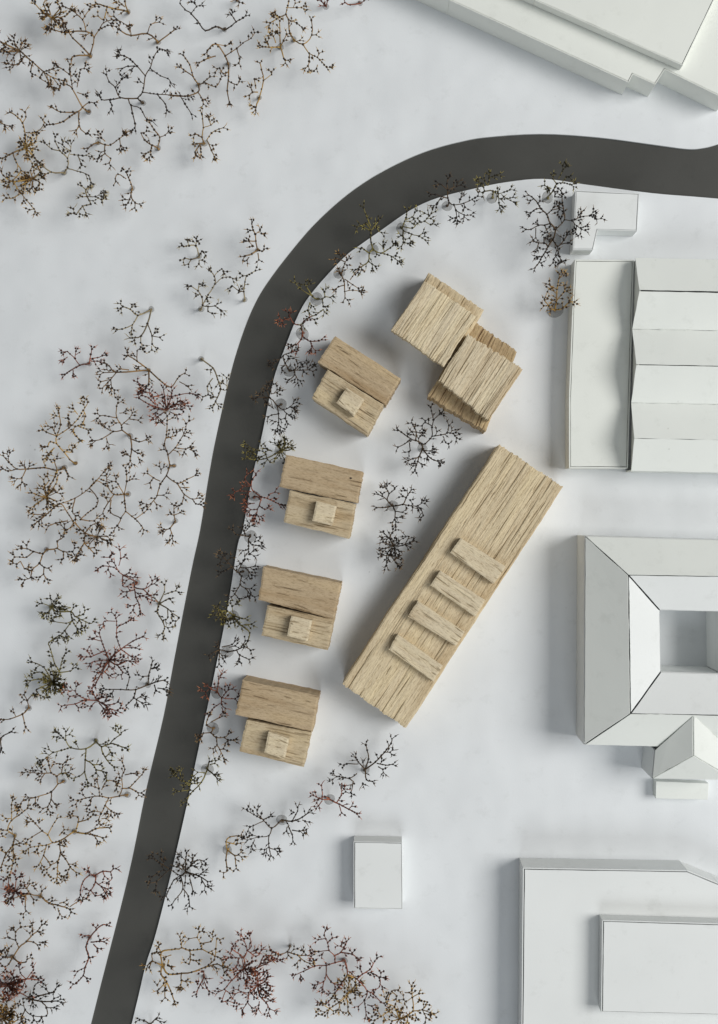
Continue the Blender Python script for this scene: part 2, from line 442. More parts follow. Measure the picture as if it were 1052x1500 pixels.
# ------------------------------------------------------------------ wooden blocks
def wood_block(name, quad, z0, z1, mat, parent, along=0, seed=0, cracks=22, rough=1.0, jag=1.6, slope=None, clen=None):
    """block of wood under a four-cornered top; along=0: grain runs quad[0]->quad[1], 1: quad[1]->quad[2].
    The top is a fine grid with real grain grooves; the cut ends are ragged."""
    rnd = random.Random(seed)
    q = quad[along:] + quad[:along]
    zs = slope if slope else [z1] * 4
    zs = zs[along:] + zs[:along]
    W = [at(x, y, z) for (x, y), z in zip(q, zs)]
    for w, z in zip(W, zs): w.z = z * S
    c = sum(W, Vector()) / 4; c.z = z0 * S
    g = (W[1] - W[0]) + (W[2] - W[3]); ang = math.atan2(g.y, g.x)
    lu = (W[1] - W[0]).length / S; lv = (W[3] - W[0]).length / S
    ns = max(6, min(110, int(lu / 2.6))); nv = max(8, min(130, int(lv / 0.8)))
    ca, sa = math.cos(-ang), math.sin(-ang)
    loc = lambda p: Vector(((p.x - c.x) * ca - (p.y - c.y) * sa, (p.x - c.x) * sa + (p.y - c.y) * ca, p.z - c.z))
    Q = [loc(w) for w in W]
    cr = []
    for _ in range(int(cracks * lv / 60 * (lu / 80) ** 0.6)):
        L = rnd.uniform(*clen) if clen else rnd.uniform(0.10, 0.5)
        s0 = rnd.uniform(-0.15, 1.0)
        cr.append((s0, s0 + L, rnd.random(), rnd.uniform(-0.03, 0.03) * 60 / lv, rnd.uniform(0.55, 1.0) / lv, rnd.choice((0.35, 0.5, 0.8, 1.0))))
    ja = [0.0]; jb = [0.0]
    for i in range(nv):
        ja.append(ja[-1] * 0.6 + rnd.uniform(-1, 1) * jag * 0.6); jb.append(jb[-1] * 0.6 + rnd.uniform(-1, 1) * jag * 0.6)
    ed = [[0.0], [0.0]]
    for i in range(ns):
        for e in ed: e.append(e[-1] * 0.85 + rnd.uniform(-1, 1) * 0.28 * rough)
    verts, crack = [], []
    sx = rnd.uniform(0, 100)
    for i in range(ns + 1):
        s = i / ns
        for j in range(nv + 1):
            v = j / nv
            p = Q[0].lerp(Q[1], s).lerp(Q[3].lerp(Q[2], s), v)
            k = 0.0
            for (a, b, t0, sl, wd, dp) in cr:
                if a < s < b:
                    u = (s - a) / (b - a)
                    d = abs(v - (t0 + sl * u)) / wd
                    if d < 1.6:
                        k = max(k, dp * math.sin(math.pi * u) ** 0.5 * math.exp(-d * d * 1.4))
            ridge_ = mnoise.noise(Vector((s * lu / 45 + sx, v * lv / 2.3, sx))) * 0.40 * rough
            big = mnoise.noise(Vector((s * lu / 70, v * lv / 16 + sx, 3.1))) * 0.9 * rough
            z = ridge_ + big - k * 1.5
            edge_d = min(s * lu, (1 - s) * lu, v * lv, (1 - v) * lv)
            z -= max(0.0, 1.0 - edge_d / 1.6) * 0.8          # worn edges
            x = p.x + ((ja[j] * (1 - s) ** 8) if s < 0.5 else (jb[j] * s ** 8)) * S * 1.0
            y = p.y + ((ed[0][i] * (1 - v) ** 6) if v < 0.5 else (ed[1][i] * v ** 6)) * S
            verts.append((x, y, p.z + z * S)); crack.append(min(1, k * 0.82))
    idx = lambda i, j: i * (nv + 1) + j
    faces = [(idx(i, j), idx(i + 1, j), idx(i + 1, j + 1), idx(i, j + 1)) for i in range(ns) for j in range(nv)]
    loop = [idx(i, 0) for i in range(ns)] + [idx(ns, j) for j in range(nv)] + [idx(i, nv) for i in range(ns, 0, -1)] + [idx(0, j) for j in range(nv, 0, -1)]
    prev = loop; n = len(loop)
    for r in range(1, 4):
        cur = []
        for m_, l in enumerate(loop):
            x, y, z = verts[l]
            zz = z * (1 - r / 3)
            jit = mnoise.noise(Vector((m_ * 0.35, r * 1.7, sx))) * 0.5 * S
            rr = math.hypot(x, y) or 1
            cur.append(len(verts)); verts.append((x + x / rr * jit - x / rr * 0.3 * S, y + y / rr * jit - y / rr * 0.3 * S, zz)); crack.append(crack[l] * 0.5)
        faces += [(prev[m_], cur[m_], cur[(m_ + 1) % n], prev[(m_ + 1) % n]) for m_ in range(n)]
        prev = cur
    faces.append(prev)
    me = fix(mesh(name, verts, faces))
    a_ = me.attributes.new('crack', 'FLOAT', 'POINT'); a_.data.foreach_set('value', crack)
    o = link(name, me, mat, parent, c - parent.matrix_basis.translation)
    o.rotation_euler = (0, 0, ang)
    return o

def wooden_house(label, main, annex, box, seed):
    dx = [(annex[0][k] + annex[1][k] - annex[2][k] - annex[3][k]) / 2 for k in (0, 1)]
    ln = math.hypot(*dx)
    main = main[:2] + [(x - dx[0] / ln * 1.6, y - dx[1] / ln * 1.6) for x, y in main[2:]]
    t = root('wooden_house', centre(main + annex), label, 'house', 'small wooden houses in a row along the road')
    wood_block('main_block', main, 0, 40, M['wood_brown'], t, 0, seed, cracks=16, jag=1.0, clen=(0.08, 0.4), slope=[49, 49, 45, 45])
    wood_block('annex_block', annex, 0, 47.5, M['wood_mid'], t, 0, seed + 1, cracks=30, jag=0.9, clen=(0.15, 0.75))
    wood_block('roof_box', box, 48.1, 60, M['wood_light'], t, 0, seed + 2, cracks=26, rough=0.8, jag=0.4)

wooden_house('wooden house nearest the road bend, topmost and most tilted of the four',
    [(491,492),(587.5,554.5),(566,592),(466.6,529.4)], [(480,541),(562,593),(538,638),(456.7,583)], [(507.7,568),(534,585),(518.5,610),(492.5,590)], 11)
wooden_house('wooden house with a dark pinhole in its roof, second from the road bend',
    [(419,666),(532,691),(523.6,736),(409.5,711.5)], [(424.7,718),(521.5,738),(512,788.5),(415.5,765)], [(463.6,734),(493.4,741),(486.5,770),(457.4,763)], 31)
wooden_house('third wooden house from the bend, beside the lower end of the long block',
    [(385.6,830),(500,854),(490,906),(378.7,877)], [(392,887),(489.5,907.5),(480,952.6),(383,931)], [(426.6,902),(457.4,908.8),(450.6,939.6),(420.5,931.7)], 51)
wooden_house('lowest wooden house of the four, farthest from the bend',
    [(355.3,996),(467,1020),(458.4,1070),(345.3,1045)], [(361.3,1055),(455.5,1073),(444.8,1123.7),(350.6,1100.4)], [(393.2,1072),(423.8,1082),(417,1112.4),(387.2,1102.4)], 71)
# the pinhole / splinter mark on the second house
pin = [o for o in C.objects if o.name.startswith('wooden_house') and o.parent is None][1]
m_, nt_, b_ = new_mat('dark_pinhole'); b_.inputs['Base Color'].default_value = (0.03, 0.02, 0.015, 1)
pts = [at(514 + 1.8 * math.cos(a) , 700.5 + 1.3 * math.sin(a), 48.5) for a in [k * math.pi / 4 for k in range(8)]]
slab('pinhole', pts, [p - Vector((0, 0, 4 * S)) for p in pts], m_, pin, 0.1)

LB = [(731.5,651),(825,713),(594.6,1067),(501,1002)]
t = root('long_block', centre(LB), 'long wooden block with four short bars across its roof', 'building')
wood_block('main_block', LB, 0, 53, M['wood'], t, 1, 101, cracks=20, rough=1.0, jag=1.5, clen=(0.03, 0.26))
BARS = [[(675,788),(741.8,830),(723.7,855.6),(659.7,809.4)], [(645.3,835.8),(711,879.6),(696.3,903.5),(630.6,857.3)],
        [(612.4,880),(681,925.8),(668,946),(597.4,902.8)], [(582.7,929),(648.7,975.4),(635.7,998.7),(569.7,951.4)]]
for i, q in enumerate(BARS):
    wood_block('roof_bar', q, 53.6, 64, M['wood_light'], t, 0, 120 + i, cracks=20, rough=0.8, jag=0.5)

DB = [(622.7,411),(698,463),(766,541),(716,616),(642.6,557),(572.5,482)]
t = root('double_block', centre(DB), 'two offset ragged wooden blocks stacked in layers, above the wide twig tree', 'building')
wood_block('lower_layer', [(628,399.5),(709,454),(662,532),(580,482)], 0, 48, M['wood'], t, 1, 141, cracks=30, rough=1.3, jag=1.3)
wood_block('lower_layer', [(694,470),(757.5,515),(711.5,632),(626.5,579)], 0, 46, M['wood_red'], t, 1, 151, cracks=40, rough=1.4, jag=1.8)
wood_block('upper_layer', [(622.7,411),(698,463),(650,537),(572.5,482)], 48.8, 66, M['wood_light'], t, 1, 161, cracks=26, rough=1.4, clen=(0.25, 1.0), jag=1.5)
wood_block('upper_layer', [(685.5,489.3),(766,540.6),(716,616),(642.6,557.3)], 46.8, 69, M['wood_light'], t, 1, 171, cracks=26, rough=1.4, clen=(0.25, 1.0), jag=1.9)

# ------------------------------------------------------------------ twig trees
ICO_V, ICO_F = [], []
_b = bmesh.new(); bmesh.ops.create_icosphere(_b, subdivisions=1, radius=1.0)
ICO_V = [v.co.copy() for v in _b.verts]; ICO_F = [[v.index for v in f.verts] for f in _b.faces]; _b.free()

class Geo:
    def __init__(s): s.v = []; s.f = []
    def tube(s, pts, rads, sides=4):
        """tapered tube through world points"""
        base = len(s.v); n = len(pts)
        for i, p in enumerate(pts):
            d = (pts[min(i + 1, n - 1)] - pts[max(i - 1, 0)])
            d = d.normalized() if d.length > 1e-9 else Vector((0, 0, 1))
            a = d.cross(Vector((0, 0, 1)))
            a = a.normalized() if a.length > 1e-3 else Vector((1, 0, 0))
            b = a.cross(d)
            for k in range(sides):
                w = 2 * math.pi * k / sides + 0.4
                s.v.append(p + (a * math.cos(w) + b * math.sin(w)) * rads[i])
        for i in range(n - 1):
            for k in range(sides):
                k2 = (k + 1) % sides
                s.f.append((base + i * sides + k, base + i * sides + k2, base + (i + 1) * sides + k2, base + (i + 1) * sides + k))
        s.f.append(tuple(base + k for k in range(sides - 1, -1, -1)))
        s.f.append(tuple(base + (n - 1) * sides + k for k in range(sides)))
    def bud(s, p, r, rnd):
        base = len(s.v)
        sx, sy, sz = r * rnd.uniform(0.8, 1.15), r * rnd.uniform(0.8, 1.15), r * rnd.uniform(0.9, 1.4)
        s.v += [p + Vector((q.x * sx, q.y * sy, q.z * sz)) for q in ICO_V]
        s.f += [tuple(base + i for i in f) for f in ICO_F]

GROUPS = {'L': 'dried twig trees left of the road', 'S': 'dried twig trees along the inner kerb of the road',
          'M': 'dried twig trees between the wooden houses and the small block', 'B': 'dried twig trees along the bottom edge',
          'E': 'dried twig trees beside the white buildings'}
TREES = """
b|L|brown twig tree at the top edge, forking upward like an antler|1|132,81 138,55 126,46 108,46 95,48 71,42;126,46 121,29 105,15 88,7;121,29 131,14 143,7;138,55 145,44 152,33 171,29 190,40;145,44 158,37 175,40;132,81 119,67 107,56 95,38;132,81 109,82 102,90
o|L|dense ochre twig clump in the top left corner|2|76,26 62,17 48,2;76,26 88,12 83,2;76,26 95,24 105,14;74,26 64,7 71,-5;76,26 90,38 100,48
o|L|ochre twig tree cut by the top edge with short stem|1|188,17 157,10 143,6 128,11;188,17 183,2 190,-7;157,10 152,29 140,21;183,10 171,0
b|L|twig tree with one long drooping arc near the top edge|1|232,62 216,49 192,52 175,43 176,33 164,21;216,49 221,36 238,31;232,62 250,48 261,40;192,52 190,36
b|L|long fallen twig tree running diagonally in from the left edge|2|29,74 2,62 -7,52;29,74 48,91 64,105 78,114 95,119;48,91 45,105 50,112;29,74 10,76 2,74;36,82 26,94 14,95;64,105 76,128 83,135;78,114 88,128 78,130;64,105 81,100;64,105 59,114 74,124
b|L|slender twig tree forking left beside the widest open crown|1|130,164 121,157 106,130 95,121;106,130 103,105 102,90;106,112 93,102 81,96;121,157 113,164 89,164 74,156;113,128 116,112 118,102 128,99;121,157 131,150 143,152;113,135 126,140;116,164 116,185 126,196 133,194;116,185 109,194;113,164 102,171 93,178 78,182 64,183
d|L|largest open twig tree of the upper left, with bare dark branches|1|210,151 202,144 209,135 213,111 220,100 225,84 234,72 246,75;213,111 201,97 191,87 182,82 173,80;201,97 188,97 175,102;220,100 235,111 246,115 252,124;202,144 176,143 169,128 160,120 154,105;176,143 162,146 149,146 144,135;169,128 175,121 181,112;160,146 164,154 162,164;209,135 231,138 264,140 285,143;231,139 242,152 246,166;264,140 271,152 283,171;188,145 192,154 206,159 215,175 226,178;192,154 194,166 198,181 197,192
b|L|brown twig tree touching the right end of the largest open crown|1|291,125 283,112 278,95 266,77;283,112 269,102 259,96;291,125 290,135 271,141 250,140;290,135 297,147 299,157;291,125 299,120 311,109;299,120 316,127 323,116 327,108;297,145 305,147
b|L|twig tree with a branch reaching up right, mid top cluster|1|335,95 330,82 316,64 304,74 302,81;330,82 347,71 356,63 368,56 375,44;347,71 351,86 349,97;335,95 335,112 333,133 337,154;335,105 327,108 322,100 314,102;335,119 347,124 353,116;316,82 299,88 288,94;316,64 330,67 340,62
d|L|dark low twig tree in a shallow V by the top edge|1|329,44 339,38 346,32 356,26 364,20;346,32 337,18;329,44 316,39 301,45 289,30 280,20 271,14;280,20 288,10 297,7;271,14 264,5 266,-5;288,10 283,0
b|L|tiny twig tip poking in at the top edge|0|349,1 353,7;349,1 342,-2
o|L|ochre twig tree at the right end of the upper cluster|1|430,58 424,45 423,29 419,21 423,2 425,-7;419,21 410,25 402,21;410,25 392,36;419,11 435,11 446,11;423,29 435,34 446,43;430,58 444,65 457,51 456,25;457,51 468,51;444,65 453,78 465,84 475,95 482,101;453,78 453,90 450,101;465,84 469,74;465,95 463,105
o|L|pale twig tree left against the rightmost ochre one of the upper cluster|1|411,69 410,48 410,26;411,69 416,86 421,91;411,69 394,69 380,68;411,69 422,46;394,68 390,57;404,63 399,49
o|L|narrow upright ochre twig tree standing alone right of the upper cluster|0|380,143 386,118 383,102 380,88;386,118 398,109 397,101;380,143 375,157 374,166;375,157 368,156;378,135 370,135 362,143;375,130 373,116 380,116;370,135 366,124
r|L|dark red twig stub at the top edge|1|478,10 480,0 487,-5;478,10 473,5;478,10 468,-2
r|L|red twig tip farthest right along the top edge|1|528,5 513,7 501,2;528,5 537,-2
o|L|ochre twig tree rising through the thicket at the left edge|2|38,217 19,224 0,234;19,224 24,238 31,250 19,264 10,269;38,217 37,198 33,180 23,169 11,162;33,180 38,171 36,160;38,194 53,194 64,183 62,171;38,217 48,228 58,240;38,217 52,207 55,193
p|L|pale bare twig tree with V branches below the largest open crown|1|94,253 75,252 58,239 48,228;94,253 99,245 99,232 88,221 81,207 81,196;88,221 76,218 62,206;99,232 103,221 105,206;103,221 94,215 89,208;103,226 121,228 131,227;114,228 119,240 121,245;99,247 118,252 130,257 135,272;75,252 62,257
p|L|small pale twig tree, lowest middle of the upper cluster|1|135,272 126,278 128,288 133,299 121,302 112,314 105,310;121,302 128,316;128,288 140,288 152,281;140,288 152,294;126,278 116,269;128,288 116,288
b|L|small brown twig tree with short arms, centre of the upper cluster|1|144,208 154,212 162,212 175,203 183,196;175,203 178,218;154,212 154,225 162,232 159,243;154,225 145,231 140,236;144,208 134,213 125,220;154,207 145,199
b|L|twig tree curling in a C under the largest open crown|1|231,217 223,213 221,221 210,227;221,221 221,231;223,213 212,205 207,195 215,195;231,217 234,201 226,190 217,176;234,201 242,198 250,189
b|L|narrow twig tree with curled top, lower right of the upper cluster|0|194,276 190,264 185,252 190,249;185,262 173,255 169,262 171,270;176,252 181,247;194,276 192,287 198,297 209,300;198,297 197,309;192,287 188,297 181,303;188,293 179,291
o|L|bushy ochre twig tree at the left edge, bottom of the upper cluster|2|48,262 19,266 5,257 0,247;19,266 31,283 39,293 50,306 53,314;50,306 39,308;31,283 19,290 5,290;48,262 57,266 56,276;48,262 45,250 50,240;48,262 31,271 33,276;48,262 59,252 57,245;31,250 40,255
b|L|short twig poking in at the left edge of the upper cluster|0|0,179 7,183 19,186;7,183 8,190;0,179 -5,174
o|L|small tufted olive twig tree apart at the lower right of the upper cluster|1|300,210 296,201 298,187 296,168 295,162;298,187 309,183 317,175;309,183 305,171;303,205 310,195 321,189 332,186;303,205 310,220 316,234;296,201 286,196 282,199;294,210 286,223 288,230;294,213 295,232;300,210 284,211
p|L|small tufted twig tree, upper left of the four by the road bend|0|292,375 287,360 277,360 269,361 263,357;287,360 288,353 293,354;277,360 274,350;288,353 287,345;292,375 296,368 302,372;292,377 280,380 271,378 267,382;280,380 274,391;293,381 301,381;292,381 291,391
b|L|small curved twig tree, upper right of the four by the road bend|0|377,366 375,353 374,343 371,337 369,328 370,321;374,343 381,338 381,332;371,337 362,338;375,353 365,353 356,353;365,353 363,347;372,361 366,359;377,366 384,368 390,362;377,366 369,372 359,375 356,377;365,377 359,385;378,371 380,385
p|L|twig tree with a tall forked stem, lower left of the four by the bend|0|295,453 297,447 305,432 315,416 314,405 307,394;314,405 319,398 325,394 330,401;315,416 326,407 337,406 345,410;297,447 296,435 290,426 280,419 275,420;290,426 292,416 298,417;292,432 286,432;297,448 305,449 315,448 322,442;315,448 323,454 327,458;305,449 305,456 315,461;301,433 307,439
p|L|pale thin twig tree nearest the road bend's outer edge|0|359,439 357,427 359,413 362,404 369,400 378,394;362,404 351,404;357,427 350,426 340,419 336,423;350,426 353,421
p|L|pale twig tree bent like a hoop, topmost of the left middle group|0|222,453 202,462 191,453 180,449 174,441;180,449 174,455;191,453 196,446;202,462 194,476 179,482 167,483;194,476 192,489;222,453 216,474 207,492 194,495 186,495;207,492 206,502 213,509;216,474 223,492 223,504 231,512;223,492 230,484;223,492 239,495;222,507 223,517
r|L|reddish twig tree reaching farthest left below the pale hoop|1|131,533 117,535 102,544 91,551;107,542 108,552;117,535 110,525 112,510;110,525 99,515 91,517;99,523 91,529;131,533 133,519 136,507;131,526 143,524 154,519;133,529 147,529
b|L|twig tree with a long level branch joining the reddish left one|1|218,542 171,545 160,536 149,529;171,545 162,556 147,572;162,556 165,573;162,556 143,560;171,545 147,546;189,542 171,540;218,542 201,529 188,521 181,523;201,529 201,514 209,509;188,521 186,512;218,542 218,563 211,568;218,542 238,560 251,567 263,551 275,545;263,559 273,565 280,567
r|L|dense red fan of twigs just left of the road's left edge|2|244,601 238,599 218,592 200,581;244,601 241,581 238,563;228,593 223,578 209,573;244,601 251,581 253,568;251,581 263,578 278,576 291,580;251,593 275,592;238,578 221,581 218,566;209,578 204,563 199,556;228,593 218,583 204,578;251,598 263,588 273,591
p|L|bent twig tree leaning over the outer edge of the road|0|295,526 312,539 319,556 323,570 316,588 309,601;316,588 323,599;312,554 304,566 305,578 293,583;305,578 312,581;323,570 332,571 332,549;312,539 306,545
o|L|ochre twig tree arching up and right in the left middle group|1|110,679 102,673 94,662 83,650 83,639 89,622 86,605 85,597;83,639 101,627 114,614 122,601 129,589 125,581;122,601 125,610 119,622 106,626;106,631 112,639 119,647;114,624 131,630;114,607 104,595;83,639 68,633 59,627;83,639 77,626 71,626;101,627 101,614 97,609;95,662 106,662 104,656;83,650 74,647 70,654 61,655;80,656 74,662 65,671
b|L|twig tree with a level branch reaching the left picture edge|1|95,685 84,689 65,685 41,687 25,687 13,677 2,664;25,687 12,690 0,685;13,677 12,664;38,688 34,677;38,688 32,700 21,702;32,700 33,711;41,686 46,679;84,689 80,675 87,669;84,689 78,704 68,717;95,685 99,694 102,702
o|L|small ochre bushy twig tree under the level branch at left|2|68,728 57,726 42,720;68,728 87,736;68,728 82,709 86,692;68,728 65,709 63,698;68,728 51,740 48,745;65,713 72,704 67,694;68,686 63,673 74,669
b|L|widest tangled twig tree of the left middle group, long stem rising right|2|142,786 125,781 107,763 99,751 87,738 67,755 48,770;87,738 110,730 131,715 152,692 162,679;131,715 141,704 156,711;131,715 143,730 141,742 129,751 118,761;110,730 106,749 114,759;67,755 42,752;67,751 57,764 59,772;99,763 82,766 67,772;107,763 108,770 95,778;118,761 131,763 143,763;125,781 133,770 148,764;125,781 124,795 131,803 141,814;124,795 116,808 110,818;131,803 143,802
b|L|open twig tree with looping stems in the left middle group's centre|1|188,724 182,724 167,724 158,712 156,690;167,724 153,745 150,757;158,736 154,725;163,732 162,751 177,759 172,770 165,776;172,770 177,776;182,724 183,738 184,749 177,759;184,749 198,760 207,770 213,780;198,760 211,751 219,743;182,724 186,705 185,690 183,681;186,705 198,700;181,723 173,709 167,702
b|L|star shaped twig tree with ochre knot, right below the red fan|1|191,639 179,630 178,623 171,612 171,595 175,586;171,612 154,609 142,609;178,623 190,612 196,601;190,614 207,616;175,605 186,604;179,630 166,632 154,626 145,618;166,632 149,643 135,647;156,641 158,652;191,639 193,658 191,669 191,679;193,658 202,664 208,664;202,669 207,677;191,669 183,663;191,643 204,647 219,643;158,618 151,622
b|L|tall open twig tree standing along the road's left edge|1|256,682 249,681 246,666 241,650 244,637 245,616 245,605;245,616 257,610;242,624 235,617;244,642 257,638 261,630;246,666 257,656 264,645 272,629 273,616;257,656 272,658 283,652;278,658 288,663;270,660 270,667;270,635 280,633;249,681 244,697 235,709 230,726 221,738 211,740;235,705 225,700 213,691;225,700 217,711;236,694 236,683;230,726 244,725;226,734 232,743;244,697 260,708 274,702 291,694;260,708 270,724 282,731 297,729;282,731 287,738 299,740;270,724 266,738 259,743
b|L|small twig tree at the lower foot of the tall roadside one|1|257,763 255,755 255,736;255,755 268,749;255,755 247,751;257,763 249,774 236,776;249,774 253,785 251,793
b|L|twig tree with a curled left arm, bottom left of the left middle group|1|68,805 63,811 49,808 40,804 27,803;68,805 84,803 84,793 93,786 95,763;84,803 93,808 106,808 112,799;106,808 112,816 122,810;93,808 93,818 87,822;40,804 38,794;49,808 39,816 29,816 17,816;63,811 58,825 47,835 45,846 32,851;45,843 48,850;58,825 65,831 76,833;65,831 64,841 72,852;64,841 55,848;30,822 36,833 41,833;30,822 21,829
r|L|dark twig tree with red tips slanting down toward the road|1|201,853 182,843 174,837 165,820;174,837 167,831 151,829 140,835;174,829 177,818 175,801;177,818 186,814;159,830 158,839;182,843 193,837;180,843 180,858 191,860;182,843 191,845 199,848;148,816 161,816 165,810;201,853 197,860 210,863 222,856 224,846;222,856 231,854;210,863 216,869 225,875;197,862 199,875 204,886 206,900;199,875 205,873 214,873;197,864 186,867 176,867;186,869 184,877;201,884 193,890
p|L|pale twig tree with a looped tail beside the road's left edge|1|233,884 241,867 241,852;233,884 224,873;233,884 248,877 252,878;241,871 252,867 262,864;233,884 231,898 239,911 241,921 236,932;233,884 246,892 254,898;246,892 246,904 240,911;252,898 262,905 254,913;241,917 250,922
g|L|olive tuft with a thick curved stem lying left of the red star tree|2|76,889 84,896 104,896 110,903 122,900 126,890;104,896 106,909 116,925;104,896 110,886;106,909 97,913 74,909;110,903 131,913 141,909;116,907 122,921;106,909 95,924 82,938;95,924 103,936;86,903 76,905;104,890 87,887
g|L|densest round olive twig bush on the left side|3|77,1000 87,985 80,972 74,951 72,941 87,931 98,936;87,985 92,964 99,953;87,985 103,983 110,976;77,1000 56,995 40,998;77,1000 64,977 42,968;77,1000 62,985 46,986;77,1000 67,1010 69,1021;77,1000 54,1010 56,1018;77,1000 92,1005 87,1016;77,1000 92,992
r|L|red star shaped twig tree spreading wide left of the road|2|160,967 154,953 149,939 144,923;154,953 133,962 116,962;133,962 126,949;149,939 131,935;160,967 151,982 141,1000 137,1008;151,982 139,987;151,982 162,992;160,967 177,951 195,939 213,931;177,951 171,933 171,910 167,897;171,919 185,912 195,906;169,910 154,910 149,918;177,951 193,962 203,962;182,949 203,949;160,967 172,974 185,968 195,969;172,974 180,985 175,992;151,967 139,969 128,974
r|L|low reddish twig tree under the red star, ends at both sides of a bare stem|2|142,1026 126,1024 113,1017 108,1008;126,1024 110,1031 95,1033 86,1036;113,1018 98,1021;110,1031 118,1040;142,1026 154,1033 164,1049;154,1033 167,1031 177,1026;159,1039 177,1041;105,1013 92,1010
d|L|dark twig tree with a long level branch touching the road's left edge|1|217,1003 199,1010 177,1010 151,1010;167,1012 159,1019;199,1010 196,1022 185,1033 187,1041;196,1022 212,1032;201,1023 210,1019;217,1003 218,990 222,974 225,964;222,980 234,977;218,990 205,992;217,1003 231,998 246,996;226,1003 230,1016;231,1008 244,1010;232,998 234,989;185,1010 190,992 185,980
b|L|small lone twig tree under the round olive bush|0|42,1037 33,1046 15,1053 1,1055;23,1049 18,1040;33,1046 36,1059 39,1069;42,1037 40,1026 33,1014;40,1026 49,1016 54,1019;40,1026 31,1024
d|L|twig end cut by the left edge below the lone small tree|0|0,1083 5,1078 14,1073 21,1070;0,1083 2,1096 1,1102;0,1083 -4,1078
g|L|twig tree hanging from a short yellow stem, top of the lower left group|1|141,1086 126,1097 104,1095 96,1084 83,1071;96,1084 97,1067;87,1078 80,1082;104,1095 90,1099 78,1102 68,1095;78,1102 68,1110 59,1116;126,1097 125,1113 124,1130 116,1137 105,1140 94,1131;124,1130 127,1142 131,1151;125,1113 136,1120 141,1128 140,1137;136,1120 151,1120;142,1128 156,1132 155,1144;141,1086 149,1094 162,1089 173,1092 188,1097;162,1089 168,1082 177,1076 179,1069;175,1076 171,1069;149,1094 151,1104 161,1118 171,1127;155,1109 162,1102 168,1106
b|L|twig tree with a long left spike in the lower left group|1|94,1144 85,1148 83,1137 75,1132 72,1121 70,1111;75,1132 57,1133 36,1130;63,1133 58,1127;66,1133 57,1146;83,1137 90,1133 105,1131;90,1133 92,1120 79,1118;92,1120 102,1110;85,1148 75,1160 52,1168 35,1172 28,1181;52,1168 37,1168;75,1160 75,1171 70,1182 71,1190;75,1171 84,1181;70,1182 59,1186;52,1169 52,1181
b|L|twig tree reaching right almost to the road, lower left group|1|187,1164 175,1166 159,1169 146,1166 126,1169 110,1174;126,1169 119,1161;134,1169 132,1179 127,1182;146,1166 145,1155 141,1141;145,1155 134,1151 120,1153;149,1157 156,1144 171,1144;175,1166 179,1155 179,1137 183,1127 178,1113;179,1155 189,1154 198,1145 208,1135 212,1127;189,1154 199,1159 206,1164;183,1135 192,1133 200,1133;169,1144 174,1155;159,1169 154,1180 148,1192 143,1205;154,1180 163,1188 175,1194;163,1190 162,1199;149,1190 138,1188 127,1192;149,1199 160,1199
o|L|twig tree at the left edge with long drooping branches, lower left group|1|22,1223 11,1216 17,1202 28,1194 44,1181;17,1202 17,1179 20,1168;11,1216 0,1216;17,1199 4,1199;22,1223 19,1238 9,1251 0,1275;9,1251 0,1242;19,1238 20,1256 17,1273 13,1286;20,1256 26,1262;11,1253 17,1258;19,1238 33,1234;9,1227 0,1223
o|L|wide ochre stemmed twig tree in the middle of the lower left group|1|109,1218 87,1232 77,1234 70,1223 62,1217 52,1206 42,1197;70,1223 77,1210 86,1195;62,1217 47,1226 37,1232;57,1207 58,1200;77,1234 68,1238 45,1241 35,1249;45,1241 42,1234;68,1238 64,1253 57,1267 50,1272;64,1253 74,1267 66,1277;74,1267 84,1262 89,1249;87,1232 89,1249 96,1258 103,1270 115,1281;103,1271 98,1277;89,1249 85,1264 84,1280 83,1293;84,1280 94,1286;83,1286 74,1288;109,1218 126,1221 140,1214 157,1212 165,1214;126,1221 138,1224 145,1236;138,1223 155,1229;111,1218 115,1204 114,1197 103,1194;115,1204 129,1200 140,1190;87,1224 97,1212;96,1229 98,1236
r|L|round twig tree with dark red centre, nearest the road in the lower left|1|140,1282 140,1292 133,1304 122,1301;140,1292 149,1299 162,1304;149,1299 157,1312;140,1282 131,1282 122,1291 118,1304 118,1315;140,1282 151,1276 162,1277 169,1269;162,1277 164,1286 157,1295;151,1277 155,1288;133,1304 140,1312 153,1310;133,1304 127,1312;131,1280 127,1272
b|L|low twig tree swinging right under the lower left group|1|59,1312 72,1323 85,1326 98,1330 107,1334;59,1312 63,1301;72,1323 80,1317;85,1330 89,1343;103,1328 115,1320 131,1315;59,1312 45,1310 39,1301 33,1295;39,1301 46,1291;46,1297 54,1299;45,1310 31,1312 11,1319;38,1312 37,1328 39,1339;45,1312 52,1321;87,1323 98,1321
r|L|small red twig cluster at the left of the swinging low tree|2|22,1306 13,1299 13,1286 2,1292;22,1306 24,1288 33,1282;22,1306 33,1299;22,1306 10,1303;22,1308 17,1317;24,1288 20,1277
b|L|twig tree with two upright forks, top of the bottom left corner thicket|1|19,1402 28,1388 39,1379 48,1369 55,1364 64,1351;39,1379 49,1380 59,1387;57,1380 67,1381;48,1369 47,1351;55,1364 62,1367;28,1388 23,1377 23,1365 34,1355;23,1365 17,1359;23,1377 14,1374 8,1370;19,1402 8,1402 0,1402;19,1402 13,1412 4,1419;11,1404 6,1391 0,1395;19,1402 29,1410 38,1409 42,1401;11,1398 14,1385
r|L|dense reddish twig bush filling the bottom left corner thicket|3|11,1444 38,1434 51,1435 61,1435;40,1433 49,1421 48,1412;38,1434 30,1425 27,1412;38,1434 29,1454 13,1465 0,1461;29,1454 46,1463;11,1444 21,1436 17,1427 6,1421;11,1444 0,1438;11,1444 23,1450 25,1444;11,1444 4,1452 8,1463
